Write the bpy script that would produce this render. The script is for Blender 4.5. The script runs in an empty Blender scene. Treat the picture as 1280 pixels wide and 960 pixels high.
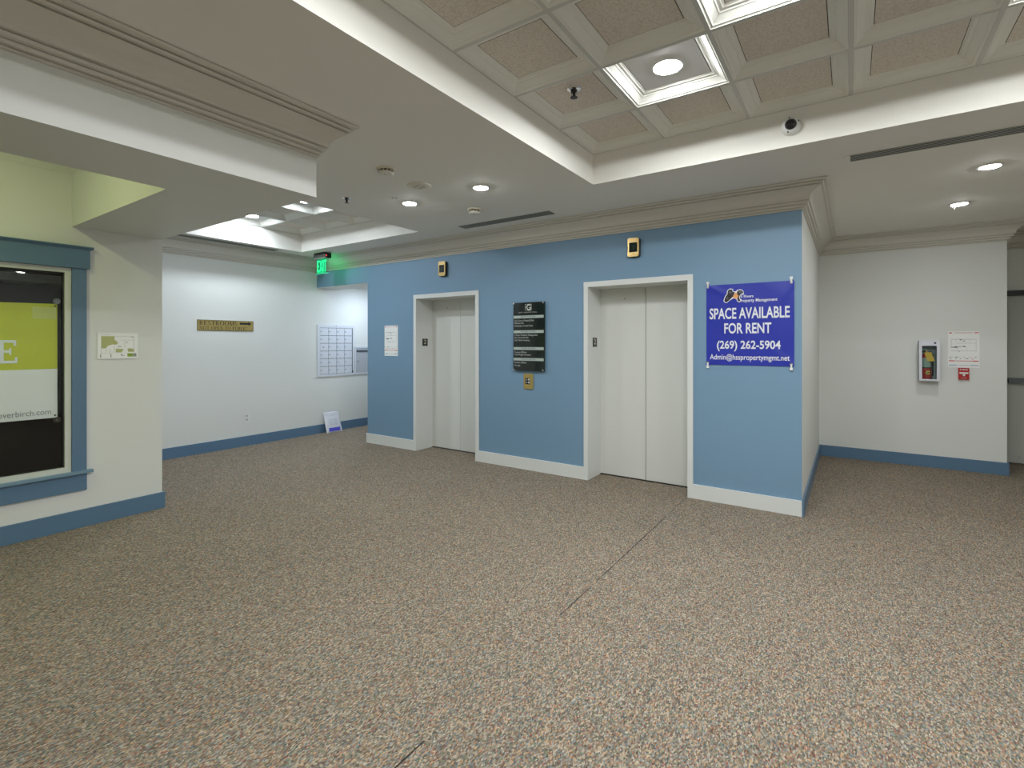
import bpy, bmesh, math, random
from mathutils import Vector, Matrix
random.seed(7)
SC = bpy.context.scene
COL = SC.collection

# ------------------------------------------------------------------ camera, world, exposure
cam_data = bpy.data.cameras.new('camera')
cam = bpy.data.objects.new('camera', cam_data); COL.objects.link(cam)
cam.location = (0, 0, 1.5)
cam.rotation_euler = (math.pi/2, 0, math.radians(34.256))
cam_data.sensor_fit = 'HORIZONTAL'; cam_data.sensor_width = 36
cam_data.lens = 621.1/1280*36
cam_data.shift_y = (428-480)/1280
cam_data.clip_start = 0.02
SC.camera = cam
w = bpy.data.worlds.new('world'); SC.world = w; w.use_nodes = True
w.node_tree.nodes['Background'].inputs[0].default_value = (.5, .5, .5, 1)
w.node_tree.nodes['Background'].inputs[1].default_value = 0.02
SC.view_settings.view_transform = 'Standard'; SC.view_settings.look = 'None'
SC.view_settings.gamma = 1; SC.view_settings.use_curve_mapping = False
SC.view_settings.exposure = 0.0
SC.cycles.max_bounces = 10; SC.cycles.diffuse_bounces = 6
SC.cycles.sample_clamp_indirect = 4
LAMP = 280.0          # radiance of an ordinary downlight lens
TRAY = 460.0          # of the lights in the coffers

# ------------------------------------------------------------------ materials
def lin(h):
    h = h.lstrip('#'); c = [int(h[i:i+2], 16)/255 for i in (0, 2, 4)]
    return tuple(x/12.92 if x <= .04045 else ((x+.055)/1.055)**2.4 for x in c)+(1,)
MATS = {}
def mat(name, color, rough=.6, metal=0, bump=0, bscale=200, emit=0, spec=.5, var=0, coat=0):
    if name in MATS: return MATS[name]
    m = bpy.data.materials.new(name); m.use_nodes = True; MATS[name] = m
    nt = m.node_tree; p = nt.nodes['Principled BSDF']
    c = lin(color) if isinstance(color, str) else tuple(color)+(1,)
    p.inputs['Base Color'].default_value = c
    p.inputs['Roughness'].default_value = rough; p.inputs['Metallic'].default_value = metal
    p.inputs['Specular IOR Level'].default_value = spec
    p.inputs['Coat Weight'].default_value = coat
    if emit:
        p.inputs['Emission Color'].default_value = c; p.inputs['Emission Strength'].default_value = emit
    if bump or var:
        t = nt.nodes.new('ShaderNodeTexCoord'); n = nt.nodes.new('ShaderNodeTexNoise')
        n.inputs['Scale'].default_value = bscale; n.inputs['Detail'].default_value = 3
        nt.links.new(t.outputs['Object'], n.inputs['Vector'])
        if bump:
            b = nt.nodes.new('ShaderNodeBump'); b.inputs['Strength'].default_value = bump; b.inputs['Distance'].default_value = .002
            nt.links.new(n.outputs['Fac'], b.inputs['Height']); nt.links.new(b.outputs['Normal'], p.inputs['Normal'])
        if var:
            n2 = nt.nodes.new('ShaderNodeTexNoise'); n2.inputs['Scale'].default_value = 1.7; n2.inputs['Detail'].default_value = 4
            nt.links.new(t.outputs['Object'], n2.inputs['Vector'])
            mx = nt.nodes.new('ShaderNodeMix'); mx.data_type = 'RGBA'
            mx.inputs['A'].default_value = tuple(x*(1-var) for x in c[:3])+(1,); mx.inputs['B'].default_value = tuple(min(1, x*(1+var)) for x in c[:3])+(1,)
            nt.links.new(n2.outputs['Fac'], mx.inputs['Factor']); nt.links.new(mx.outputs['Result'], p.inputs['Base Color'])
    return m

WALL = mat('white_wall_paint', (.70, .715, .685), .55, bump=.12, bscale=350, var=.015)
CEIL = mat('ceiling_paint', (.79, .775, .72), .8, bump=.1, bscale=300, var=.015)
CROWN = mat('crown_paint', (.62, .595, .53), .5, var=.02)
BLUE = mat('blue_wall_paint', (.172, .295, .42), .5, bump=.12, bscale=350, var=.02)
BLUETRIM = mat('blue_trim_paint', (.100, .185, .285), .38, var=.03)
WHITETRIM = mat('white_trim_paint', (.68, .70, .68), .4, var=.02)
DOORP = mat('elevator_door_paint', (.66, .675, .64), .38, var=.015)
TILEF = mat('coffer_frame_paint', (.74, .74, .68), .55)
TILEP = None
GRIDM = mat('grid_metal', (.55, .55, .51), .45)
BLACK = mat('black_plastic', (.012, .012, .013), .35)
GAP = mat('dark_gap', (.01, .01, .01), .9)
WHITEP = mat('white_plastic', (.75, .76, .74), .35)
CREAMP = mat('cream_plastic', (.66, .62, .50), .4)
GOLD = mat('brushed_gold', (.62, .45, .20), .28, 1, bump=.05, bscale=500)
BRASSS = mat('brass_sign', (.50, .38, .13), .38, .6, bump=.05, bscale=400)
CHROME = mat('chrome', (.8, .8, .8), .12, 1)
STEEL = mat('grey_steel', (.34, .36, .37), .35, .9)
DARKGLASS = mat('dark_display', (.006, .012, .012), .08)
PAPER = mat('white_paper', (.84, .85, .83), .5)
INK = mat('black_ink', (.015, .013, .012), .5)
REDINK = mat('red_ink', (.55, .05, .05), .5)
BLUEINK = mat('pale_blue_ink', (.12, .28, .52), .5)
GREENINK = mat('green_ink', (.12, .36, .10), .5)
GREYINK = mat('grey_ink', (.25, .26, .26), .5)
MAILM = mat('mailbox_aluminium', (.68, .71, .77), .38, .15)
RED = mat('red_enamel', (.42, .012, .012), .3)
OFFICE = mat('office_wall_painted_dim', (.05, .05, .048), .8)  # dimness of the unlit office put into the wall colour

def carpet_mat():
    m = bpy.data.materials.new('loop_pile_carpet'); m.use_nodes = True
    nt = m.node_tree; p = nt.nodes['Principled BSDF']; L = nt.links.new
    t = nt.nodes.new('ShaderNodeTexCoord'); mp = nt.nodes.new('ShaderNodeMapping')
    mp.inputs['Scale'].default_value = (205, 112, 1)
    L(t.outputs['Object'], mp.inputs['Vector'])
    v = nt.nodes.new('ShaderNodeTexVoronoi'); v.voronoi_dimensions = '2D'; v.inputs['Scale'].default_value = 1
    v.inputs['Randomness'].default_value = .8
    L(mp.outputs['Vector'], v.inputs['Vector'])
    sp = nt.nodes.new('ShaderNodeSeparateColor'); L(v.outputs['Color'], sp.inputs['Color'])
    r = nt.nodes.new('ShaderNodeValToRGB'); r.color_ramp.interpolation = 'CONSTANT'
    cols = [(0, (.285, .235, .165)), (.22, (.175, .135, .095)), (.40, (.33, .205, .105)), (.54, (.20, .21, .19)), (.66, (.33, .285, .21)),
            (.78, (.23, .095, .065)), (.85, (.145, .165, .17)), (.93, (.13, .165, .105))]
    el = r.color_ramp.elements
    el[0].position, el[0].color = 0, cols[0][1]+(1,)
    el[1].position, el[1].color = cols[1][0], cols[1][1]+(1,)
    for pos, c in cols[2:]:
        e = el.new(pos); e.color = c+(1,)
    L(sp.outputs['Red'], r.inputs['Fac'])
    # slow wear / tone drift of the carpet itself
    n = nt.nodes.new('ShaderNodeTexNoise'); n.inputs['Scale'].default_value = 1.1; n.inputs['Detail'].default_value = 5
    L(t.outputs['Object'], n.inputs['Vector'])
    mr = nt.nodes.new('ShaderNodeMapRange'); mr.inputs['To Min'].default_value = .88; mr.inputs['To Max'].default_value = 1.1
    L(n.outputs['Fac'], mr.inputs['Value'])
    mx = nt.nodes.new('ShaderNodeMix'); mx.data_type = 'RGBA'; mx.blend_type = 'MULTIPLY'; mx.inputs['Factor'].default_value = 1
    lm = nt.nodes.new('ShaderNodeMapRange'); lm.inputs['To Min'].default_value = .52; lm.inputs['To Max'].default_value = 1.50
    L(sp.outputs['Green'], lm.inputs['Value'])
    ml = nt.nodes.new('ShaderNodeMath'); ml.operation = 'MULTIPLY'; L(lm.outputs['Result'], ml.inputs[0]); L(mr.outputs['Result'], ml.inputs[1])
    hs = nt.nodes.new('ShaderNodeHueSaturation'); hs.inputs['Saturation'].default_value = .88; L(r.outputs['Color'], hs.inputs['Color'])
    L(hs.outputs['Color'], mx.inputs['A']); L(ml.outputs['Value'], mx.inputs['B'])
    L(mx.outputs['Result'], p.inputs['Base Color'])
    p.inputs['Roughness'].default_value = .95; p.inputs['Specular IOR Level'].default_value = .15
    b = nt.nodes.new('ShaderNodeBump'); b.inputs['Strength'].default_value = .9; b.inputs['Distance'].default_value = .004; b.invert = True
    L(v.outputs['Distance'], b.inputs['Height']); L(b.outputs['Normal'], p.inputs['Normal'])
    return m
CARPET = carpet_mat()

def tile_mat():
    m = mat('fissured_tile', (.50, .455, .405), .9, bump=.0)
    nt = m.node_tree; p = nt.nodes['Principled BSDF']; L = nt.links.new
    t = nt.nodes.new('ShaderNodeTexCoord'); n = nt.nodes.new('ShaderNodeTexNoise'); n.inputs['Scale'].default_value = 90; n.inputs['Detail'].default_value = 4
    L(t.outputs['Object'], n.inputs['Vector'])
    r = nt.nodes.new('ShaderNodeValToRGB'); r.color_ramp.elements[0].position = .36; r.color_ramp.elements[1].position = .56
    r.color_ramp.elements[0].color = (.56, .505, .435, 1); r.color_ramp.elements[1].color = (.67, .62, .55, 1)
    L(n.outputs['Fac'], r.inputs['Fac']); L(r.outputs['Color'], p.inputs['Base Color'])
    b = nt.nodes.new('ShaderNodeBump'); b.inputs['Strength'].default_value = .6; b.inputs['Distance'].default_value = .003
    L(r.outputs['Color'], b.inputs['Height']); L(b.outputs['Normal'], p.inputs['Normal'])
    return m
TILEP = tile_mat()

def emitter(name, color, strength):
    m = bpy.data.materials.new(name); m.use_nodes = True; nt = m.node_tree
    p = nt.nodes['Principled BSDF']; p.inputs['Base Color'].default_value = tuple(color)+(1,)
    p.inputs['Emission Color'].default_value = tuple(color)+(1,); p.inputs['Emission Strength'].default_value = strength
    return m
LED = emitter('led_lens', (.96, .985, 1), LAMP)
LEDT = emitter('led_lens_coffer', (.96, .985, 1), TRAY)
LEDC = emitter('led_lens_cool', (.72, .83, 1), LAMP*1.15)
LED2 = emitter('led_lens_coffer_cool', (.83, .91, 1), TRAY*.75)
LEDY = emitter('fluorescent_lens', (.93, 1, .48), 165)
EXITG = emitter('exit_green', (.02, .88, .30), 1.05)
EXITB = emitter('exit_added_glow', (.0, .8, .25), 6)
EXITE = emitter('exit_edge_glow', (.02, .8, .35), 1.0)
REDLED = emitter('red_led', (1, .05, .05), 2)

def glass_mat(name, tint, fac):
    m = bpy.data.materials.new(name); m.use_nodes = True; nt = m.node_tree; L = nt.links.new
    nt.nodes.remove(nt.nodes['Principled BSDF'])
    tr = nt.nodes.new('ShaderNodeBsdfTransparent'); tr.inputs['Color'].default_value = tint+(1,)
    gl = nt.nodes.new('ShaderNodeBsdfGlossy'); gl.inputs['Roughness'].default_value = .01
    fr = nt.nodes.new('ShaderNodeFresnel')
    ge = nt.nodes.new('ShaderNodeNewGeometry'); mr = nt.nodes.new('ShaderNodeMapRange')     # thin pane: both faces reflect alike
    mr.inputs['To Min'].default_value = fac; mr.inputs['To Max'].default_value = 1/fac
    L(ge.outputs['Backfacing'], mr.inputs['Value']); L(mr.outputs['Result'], fr.inputs['IOR'])
    mx = nt.nodes.new('ShaderNodeMixShader')
    L(fr.outputs['Fac'], mx.inputs['Fac']); L(tr.outputs[0], mx.inputs[1]); L(gl.outputs[0], mx.inputs[2])
    L(mx.outputs[0], nt.nodes['Material Output'].inputs['Surface'])
    return m
GLASS = glass_mat('window_glass', (.965, .985, .975), 1.38)
CLEAR = glass_mat('clear_acrylic', (.88, .95, .92), 1.35)

# ------------------------------------------------------------------ geometry helpers
def B(): return bmesh.new()
def quad(bm, pts): return bm.faces.new([bm.verts.new(p) for p in pts])
def box(bm, x0, x1, y0, y1, z0, z1):
    v = [bm.verts.new((x, y, z)) for x in (x0, x1) for y in (y0, y1) for z in (z0, z1)]
    for f in ((0, 1, 3, 2), (4, 6, 7, 5), (0, 4, 5, 1), (2, 3, 7, 6), (0, 2, 6, 4), (1, 5, 7, 3)):
        bm.faces.new([v[i] for i in f])
def prism(bm, pts, w0, w1):
    a = [bm.verts.new((p[0], p[1], w0)) for p in pts]; b = [bm.verts.new((p[0], p[1], w1)) for p in pts]
    n = len(pts); bm.faces.new(b); bm.faces.new(a[::-1])
    for i in range(n): bm.faces.new([a[i], a[(i+1) % n], b[(i+1) % n], b[i]])
def lathe(bm, prof, c=(0, 0, 0), seg=28, axis=2, cap=True):
    """prof: list of (radius, height along axis)."""
    rings = []
    for r, h in prof:
        ring = []
        for k in range(seg if r > 1e-6 else 1):
            a = 2*math.pi*k/seg
            p = [0, 0, 0]; p[axis] = c[axis]+h
            p[(axis+1) % 3] = c[(axis+1) % 3]+r*math.cos(a); p[(axis+2) % 3] = c[(axis+2) % 3]+r*math.sin(a)
            ring.append(bm.verts.new(p))
        rings.append(ring)
    for a, b in zip(rings, rings[1:]):
        for k in range(seg):
            A = [a[k % len(a)], a[(k+1) % len(a)]]; Bq = [b[(k+1) % len(b)], b[k % len(b)]]
            f = []
            for v in A+Bq:
                if v not in f: f.append(v)
            if len(f) > 2: bm.faces.new(f)
    for ring, rev in ((rings[0], True), (rings[-1], False)):
        if cap and len(ring) > 2: bm.faces.new(ring[::-1] if rev else ring)
def tube(bm, pts, r, seg=8):
    pts = [Vector(p) for p in pts]; rings = []
    for i, p in enumerate(pts):
        d = (pts[min(i+1, len(pts)-1)]-pts[max(i-1, 0)]).normalized()
        u = d.orthogonal().normalized(); v = d.cross(u)
        rings.append([bm.verts.new(p+u*(r*math.cos(2*math.pi*k/seg))+v*(r*math.sin(2*math.pi*k/seg))) for k in range(seg)])
    for a, b in zip(rings, rings[1:]):
        for k in range(seg): bm.faces.new([a[k], a[(k+1) % seg], b[(k+1) % seg], b[k]])
    bm.faces.new(rings[0][::-1]); bm.faces.new(rings[-1])
def rrect(u0, u1, v0, v1, r, n=4):
    out = []
    for cx, cy, a0 in ((u1-r, v1-r, 0), (u0+r, v1-r, 90), (u0+r, v0+r, 180), (u1-r, v0+r, 270)):
        for k in range(n+1):
            a = math.radians(a0+90*k/n); out.append((cx+r*math.cos(a), cy+r*math.sin(a)))
    return out

# wall frames: (right, up, out of the wall) -> world
YB, YW, XR, XP = 4.945, 7.774, -7.25, -5.172
ZC, ZT = 2.85, 3.105
def on_elevator(p): return Vector((p[0], YB-p[2], p[1]))
def on_back(p): return Vector((p[0], YW-p[2], p[1]))
def on_restroom(p): return Vector((XR+p[2], p[0], p[1]))
def on_window(p): return Vector((XP+p[2], p[0], p[1]))
def inside_window(p): return Vector((-5.222+p[2], p[0], p[1]))
def jamb(x):
    return lambda p: Vector((x+p[2], p[0], p[1]))

def obj(name, bm, m, parent=None, fr=None, bev=0, smooth=False, org=None):
    if fr:
        for v in bm.verts: v.co = fr(v.co)
    if bev:
        es = [e for e in bm.edges if len(e.link_faces) == 2 and e.calc_face_angle(0) > .5]
        bmesh.ops.bevel(bm, geom=es, offset=bev, segments=2, affect='EDGES', clamp_overlap=True)
    bmesh.ops.recalc_face_normals(bm, faces=bm.faces)
    if org:
        for v in bm.verts: v.co -= Vector(org)
    me = bpy.data.meshes.new(name); bm.to_mesh(me); bm.free()
    for mm in (m if isinstance(m, (list, tuple)) else [m]): me.materials.append(mm)
    if smooth:
        for p in me.polygons: p.use_smooth = True
        me.set_sharp_from_angle(angle=math.radians(35))
    o = bpy.data.objects.new(name, me); COL.objects.link(o)
    if parent is not None:
        o.parent = parent
        if parent.type == 'EMPTY': o.matrix_parent_inverse = Matrix.Translation(-parent.location)
        elif 'org' in parent: o.matrix_parent_inverse = Matrix.Translation(-Vector(parent['org']))
    if org: o.location = org
    return o
def tag(o, label=None, cat=None, group=None, kind=None):
    if label: o['label'] = label
    if cat: o['category'] = cat
    if group: o['group'] = group
    if kind: o['kind'] = kind
    return o
def thing(name, label, cat, loc, group=None, kind=None):
    o = bpy.data.objects.new(name, None); COL.objects.link(o); o.location = loc; o.empty_display_size = .1
    return tag(o, label, cat, group, kind)
def struct(name, bm, m, **k):
    return tag(obj(name, bm, m, **k), kind='structure')

# ------------------------------------------------------------------ lettering
_cache = {}
def glyphs(body, offset=0):
    k = (body, offset)
    if k in _cache: return _cache[k]
    c = bpy.data.curves.new('t', 'FONT'); c.body = body; c.size = 1; c.fill_mode = 'FRONT'; c.resolution_u = 4; c.offset = offset
    o = bpy.data.objects.new('t', c)
    me = bpy.data.meshes.new_from_object(o)
    r = ([tuple(v.co[:2]) for v in me.vertices], [tuple(p.vertices) for p in me.polygons])
    bpy.data.objects.remove(o); bpy.data.curves.remove(c); bpy.data.meshes.remove(me)
    _cache[k] = r; return r
CAP = max(v[1] for v in glyphs('H')[0])
def text(bm, body, u0, u1, v0, v1, w, offset=0.0, lower=False):
    """body between u0 and u1, baseline v0, capital (or small letter) top v1"""
    vs, fs = glyphs(body, offset)
    xa, xb = min(v[0] for v in vs), max(v[0] for v in vs)
    top = CAP
    if lower: top = max(v[1] for v in glyphs('x')[0])
    sx = (u1-u0)/(xb-xa); sy = (v1-v0)/top
    nv = [bm.verts.new((u0+(x-xa)*sx, v0+y*sy, w)) for x, y in vs]
    for f in fs:
        try: bm.faces.new([nv[i] for i in f])
        except ValueError: pass
# serif capitals drawn stroke by stroke (unit height)
def serif_glyph(ch, t=.06, T=.15):      # thin and thick strokes
    P = []
    def bar(x0, x1, y0, y1): P.append([(x0, y0), (x1, y0), (x1, y1), (x0, y1)])
    def foot(x, y, w=.13): bar(x-w, x+w, y, y+.045)
    def stem(x, y0=0, y1=1, th=T):
        bar(x-th/2, x+th/2, y0, y1); foot(x, 0) if y0 == 0 else None; foot(x, .955) if y1 == 1 else None
    def dia(xa, ya, xb, yb, th): P.append([(xa-th/2, ya), (xa+th/2, ya), (xb+th/2, yb), (xb-th/2, yb)])
    def arc(cx, cy, rx, ry, a0, a1, th=T, tn=t, n=14):
        for k in range(n):
            a, b = math.radians(a0+(a1-a0)*k/n), math.radians(a0+(a1-a0)*(k+1)/n)
            def pt(q, inner):
                c, s = math.cos(q), math.sin(q)
                return (cx+c*(rx-(th if inner else 0)), cy+s*(ry-(tn if inner else 0)))
            P.append([pt(a, 0), pt(b, 0), pt(b, 1), pt(a, 1)])
    if ch == 'R': stem(.16); arc(.3, .75, .34, .25, -90, 90); bar(.16, .3, .94, 1); bar(.16, .3, .5, .56); dia(.62, .03, .36, .52, T); bar(.52, .80, 0, .045); wd = .82
    elif ch == 'E': stem(.16); bar(.16, .66, 1-t, 1); bar(.16, .5, .51-t/2, .51+t/2); bar(.16, .7, 0, t); bar(.67-.8*t, .67, .76, 1); bar(.71-.8*t, .71, 0, .26); bar(.51-.6*t, .51, .36, .66); wd = .74
    elif ch == 'S': arc(.32, .74, .25, .26, 60, 270, .14, .06); arc(.32, .26, .27, .26, -120, 90, .14, .06); bar(.46, .5, .74, 1); bar(.1, .14, 0, .28); wd = .62
    elif ch == 'T': stem(.4); bar(.04, .76, .94, 1); bar(.04, .08, .76, 1); bar(.72, .76, .76, 1); wd = .8
    elif ch == 'O': arc(.47, .5, .44, .51, 0, 360, n=24); wd = .94
    elif ch == 'M': stem(.14, th=.07); stem(.92, th=T); dia(.5, 0, .2, 1, .14); dia(.5, 0, .86, 1, .07); wd = 1.06
    elif ch == 'N': stem(.14, th=.07); stem(.74, th=.07); dia(.7, 0, .18, 1, .15); wd = .88
    elif ch == 'P': stem(.16); arc(.3, .73, .36, .27, -90, 90); bar(.16, .3, .94, 1); bar(.16, .3, .46, .52); wd = .7
    elif ch == 'U': stem(.16, .3, 1); stem(.74, .3, 1, .07); arc(.43, .32, .345, .33, 180, 360, .13, .08); wd = .9
    elif ch == 'B': stem(.16); arc(.3, .76, .31, .24, -90, 90); arc(.3, .27, .37, .27, -90, 90); bar(.16, .3, .94, 1); bar(.16, .3, 0, .06); bar(.16, .3, .49, .55); wd = .72
    elif ch == 'L': stem(.16); bar(.16, .66, 0, .06); bar(.62, .67, 0, .26); wd = .7
    elif ch == 'I': stem(.16); wd = .32
    elif ch == 'C': arc(.48, .5, .45, .51, 45, 315, n=18); bar(.78, .83, .68, 1); wd = .88
    else: wd = .34
    return P, wd
def serif(bm, body, u0, u1, v0, v1, w, *st):
    x = 0; allp = []
    for ch in body:
        P, wd = serif_glyph(ch, *st)
        allp += [[(x+a, b) for a, b in q] for q in P]; x += wd+.05
    sx = (u1-u0)/(x-.05); sy = v1-v0; k = 0
    for q in allp:
        k += 1
        bm.faces.new([bm.verts.new((u0+a*sx, v0+b*sy, w+(k % 7)*.00015)) for a, b in q])
def rect(bm, u0, u1, v0, v1, w): quad(bm, [(u0, v0, w), (u1, v0, w), (u1, v1, w), (u0, v1, w)])

# ================================================================== STRUCTURE
X0, X1, Y0 = -7.25, 3.3, -3.0
YD = 8.54
bm = B(); box(bm, -7.6, 3.6, -3.3, 9.4, -.1, 0); floor = struct('floor', bm, CARPET)
# worn open joints between the widths of carpet
for pts in ([(-1.31, 4.90), (-1.312, 4.35)], [(-1.312, 4.28), (-1.317, 2.88)], [(-1.316, 2.80), (-1.318, 2.40)], [(-1.325, 1.36), (-1.327, 1.10)], [(-4.955, 3.76), (-4.90, 4.02)]):
    bm = B(); (xa, ya), (xb, yb) = pts; n = 12
    for k in range(n):
        fa, fb = k/n, (k+1)/n
        hw = .0022+.0012*random.random()
        if pts[0][1] > 4.8: hw *= .6
        quad(bm, [(xa+(xb-xa)*fa-hw, ya+(yb-ya)*fa, .0012), (xa+(xb-xa)*fa+hw, ya+(yb-ya)*fa, .0012), (xa+(xb-xa)*fb+hw, ya+(yb-ya)*fb, .0012), (xa+(xb-xa)*fb-hw, ya+(yb-ya)*fb, .0012)])
    obj('carpet_seam', bm, GAP, floor)

# --- ceiling with its two coffered trays
P = .6075
TR = [dict(x0=-1.82, y1=3.908, nx=7, ny=8), dict(x0=-6.785, y1=4.37, nx=4, ny=3)]
for t in TR: t['x1'] = t['x0']+t['nx']*P; t['y0'] = t['y1']-t['ny']*P
def grid_minus(bm, xs, ys, z, holes):
    xs = sorted(set(xs)); ys = sorted(set(ys)); V = {}
    def vv(x, y):
        if (x, y) not in V: V[(x, y)] = bm.verts.new((x, y, z))
        return V[(x, y)]
    for a, b in zip(xs, xs[1:]):
        for c, d in zip(ys, ys[1:]):
            cx, cy = (a+b)/2, (c+d)/2
            if any(h[0] < cx < h[1] and h[2] < cy < h[3] for h in holes): continue
            bm.faces.new([vv(a, c), vv(a, d), vv(b, d), vv(b, c)])
RH = (-5.172, -3.425, -3.0, 1.31)
bm = B()
holes = [RH]+[(t['x0'], t['x1'], t['y0'], t['y1']) for t in TR]
grid_minus(bm, [-7.6, 3.6]+[h[0] for h in holes]+[h[1] for h in holes], [-3.3, 9.4]+[h[2] for h in holes]+[h[3] for h in holes], ZC, holes)
ceiling = struct('ceiling', bm, CEIL)
# one coffer tile: stepped moulded frame and recessed panel, shared mesh
LOOPS = [(.012, -.001), (.012, .002), (.018, .005), (.026, .006), (.030, .012), (.060, .034), (.066, .035), (.070, .041), (.084, .043), (.088, .048), (.094, .050), (.098, .0545)]
bm = B(); h = P/2; rings = []
for i, z in LOOPS: rings.append([bm.verts.new((sx*(h-i), sy*(h-i), z)) for sx, sy in ((-1, -1), (1, -1), (1, 1), (-1, 1))])
for a, b in zip(rings, rings[1:]):
    for k in range(4): bm.faces.new([a[k], a[(k+1) % 4], b[(k+1) % 4], b[k]])
tile0 = obj('coffer_tile', bm, TILEF); tile_me = tile0.data; bpy.data.objects.remove(tile0)
bm = B(); q = h-.1005; box(bm, -q, q, -q, q, .052, .062)
pan0 = obj('tile_panel', bm, TILEP); pan_me = pan0.data; bpy.data.objects.remove(pan0)
bm = B(); q = h-.094; box(bm, -q, q, -q, q, .0535, .066)
bk0 = obj('tile_backing', bm, GAP); bk_me = bk0.data; bpy.data.objects.remove(bk0)
bm = B(); q = h-.1005; n = 32; ci, co = [], []
for k in range(n):
    a = 2*math.pi*k/n; c, s_ = math.cos(a), math.sin(a); e = q/max(abs(c), abs(s_))
    ci.append(bm.verts.new((.088*c, .088*s_, .052))); co.append(bm.verts.new((e*c, e*s_, .052)))
for k in range(n): bm.faces.new([ci[k], co[k], co[(k+1) % n], ci[(k+1) % n]])
lp0 = obj('tile_panel', bm, mat('lit_panel_white', (.72, .72, .70), .6, bump=.3, bscale=120)); lit_me = lp0.data; bpy.data.objects.remove(lp0)
LIT = {0: {(1, 1), (2, 2), (4, 1), (1, 4), (6, 5), (2, 6), (5, 7)}, 1: {(0, 1), (2, 1)}}
def tray(t, idx):
    for i in range(t['nx']):
        for j in range(t['ny']):
            o = bpy.data.objects.new('coffer_tile', tile_me); COL.objects.link(o); o.parent = ceiling
            o.location = (t['x0']+(i+.5)*P, t['y1']-(j+.5)*P, ZT)
            lit = (i, j) in LIT[idx]
            c = bpy.data.objects.new('tile_panel', lit_me if lit else pan_me); COL.objects.link(c); c.parent = o
            if lit: continue
            c = bpy.data.objects.new('tile_backing', bk_me); COL.objects.link(c); c.parent = o
    g = .0115
    for i in range(t['nx']+1):
        bm = B(); x = t['x0']+i*P; box(bm, x-g, x+g, t['y0'], t['y1'], ZT-.001, ZT+.03); obj('grid_bar', bm, GRIDM, ceiling)
    for j in range(t['ny']+1):
        bm = B(); y = t['y1']-j*P; box(bm, t['x0'], t['x1'], y-g, y+g, ZT-.0006, ZT+.03); obj('grid_bar', bm, GRIDM, ceiling)
    e = .04
    for a in ((t['x0']-e, t['x0'], t['y0']-e, t['y1']+e), (t['x1'], t['x1']+e, t['y0']-e, t['y1']+e), (t['x0'], t['x1'], t['y0']-e, t['y0']), (t['x0'], t['x1'], t['y1'], t['y1']+e)):
        bm = B(); box(bm, a[0], a[1], a[2], a[3], ZC+.0012, ZT+.07); obj('tray_side', bm, CEIL, ceiling)
for k, t in enumerate(TR): tray(t, k)

bm = B(); a = RH; e = .05; zr = 3.16
box(bm, a[0]-e, a[0], a[2], a[3]+e, ZC+.001, zr); box(bm, a[1], a[1]+e, a[2], a[3]+e, ZC+.001, zr); box(bm, a[0], a[1], a[3], a[3]+e, ZC+.001, zr); box(bm, a[0], a[1], a[2]-e, a[2], ZC+.001, zr); box(bm, a[0]-e, a[1]+e, a[2]-e, a[3]+e, zr, zr+.04)
obj('window_recess', bm, WALL, ceiling)
# --- walls
XB0, XB1 = -5.989, -.345
EL = [(-5.012, -3.869, 2.157), (-2.409, -1.252, 2.157)]      # outer edges of the two elevator frames
DEP = 5.26
bm = B()
def wallbox(x0, x1, z0, z1): box(bm, x0, x1, YB, DEP+.1, z0, z1)
wallbox(XB0, EL[0][0], 0, ZC); wallbox(EL[0][1], EL[1][0], 0, ZC); wallbox(EL[1][1], XB1, 0, ZC)
for e in EL: wallbox(e[0], e[1], e[2], ZC)
wallbox(XR, XB0, 2.397, ZC)
bmesh.ops.recalc_face_normals(bm, faces=bm.faces)
for f in bm.faces:
    if f.normal.x > .9 and f.calc_center_median().x > XB1-.01: f.material_index = 1
    if f.normal.x < -.9 and abs(f.calc_center_median().x-XB0) < .01: f.material_index = 1
    if f.normal.z < -.9 and f.calc_center_median().x < XB0: f.material_index = 1
struct('wall_elevator', bm, [BLUE, WALL])
bm = B(); box(bm, -.7, XB1, DEP+.1, YW+.2, 0, ZC); struct('wall_elevator_side', bm, WALL)
bm = B(); box(bm, XB1-.2, 1.46, YW, YD+.15, 0, ZC); struct('wall_back', bm, WALL)
bm = B(); box(bm, 1.46, 1.56, YD, YD+.15, 0, ZC); box(bm, 1.56, 2.56, YD, YD+.15, 2.14, ZC); box(bm, 2.56, 3.6, YD, YD+.15, 0, ZC); struct('wall_back_recess', bm, WALL)
bm = B(); box(bm, X1, 3.6, -3.3, YD+.15, 0, ZC); struct('wall_right', bm, WALL)
bm = B(); box(bm, -7.6, X1, -3.3, Y0, 0, ZC); struct('wall_front', bm, WALL)
bm = B(); box(bm, -7.6, XR, Y0, 9.4, 0, ZC); struct('wall_left', bm, WALL)
bm = B(); box(bm, XB0, XB0+.2, DEP+.1, 9.2, 0, ZC); struct('wall_corridor', bm, WALL)
bm = B(); box(bm, XR, XB0+.2, 9.2, 9.4, 0, ZC); struct('wall_corridor_end', bm, WALL)
bm = B(); box(bm, XR, XB0, DEP+.1, 9.2, 2.453, 2.52); struct('ceiling_corridor', bm, WALL)
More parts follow.
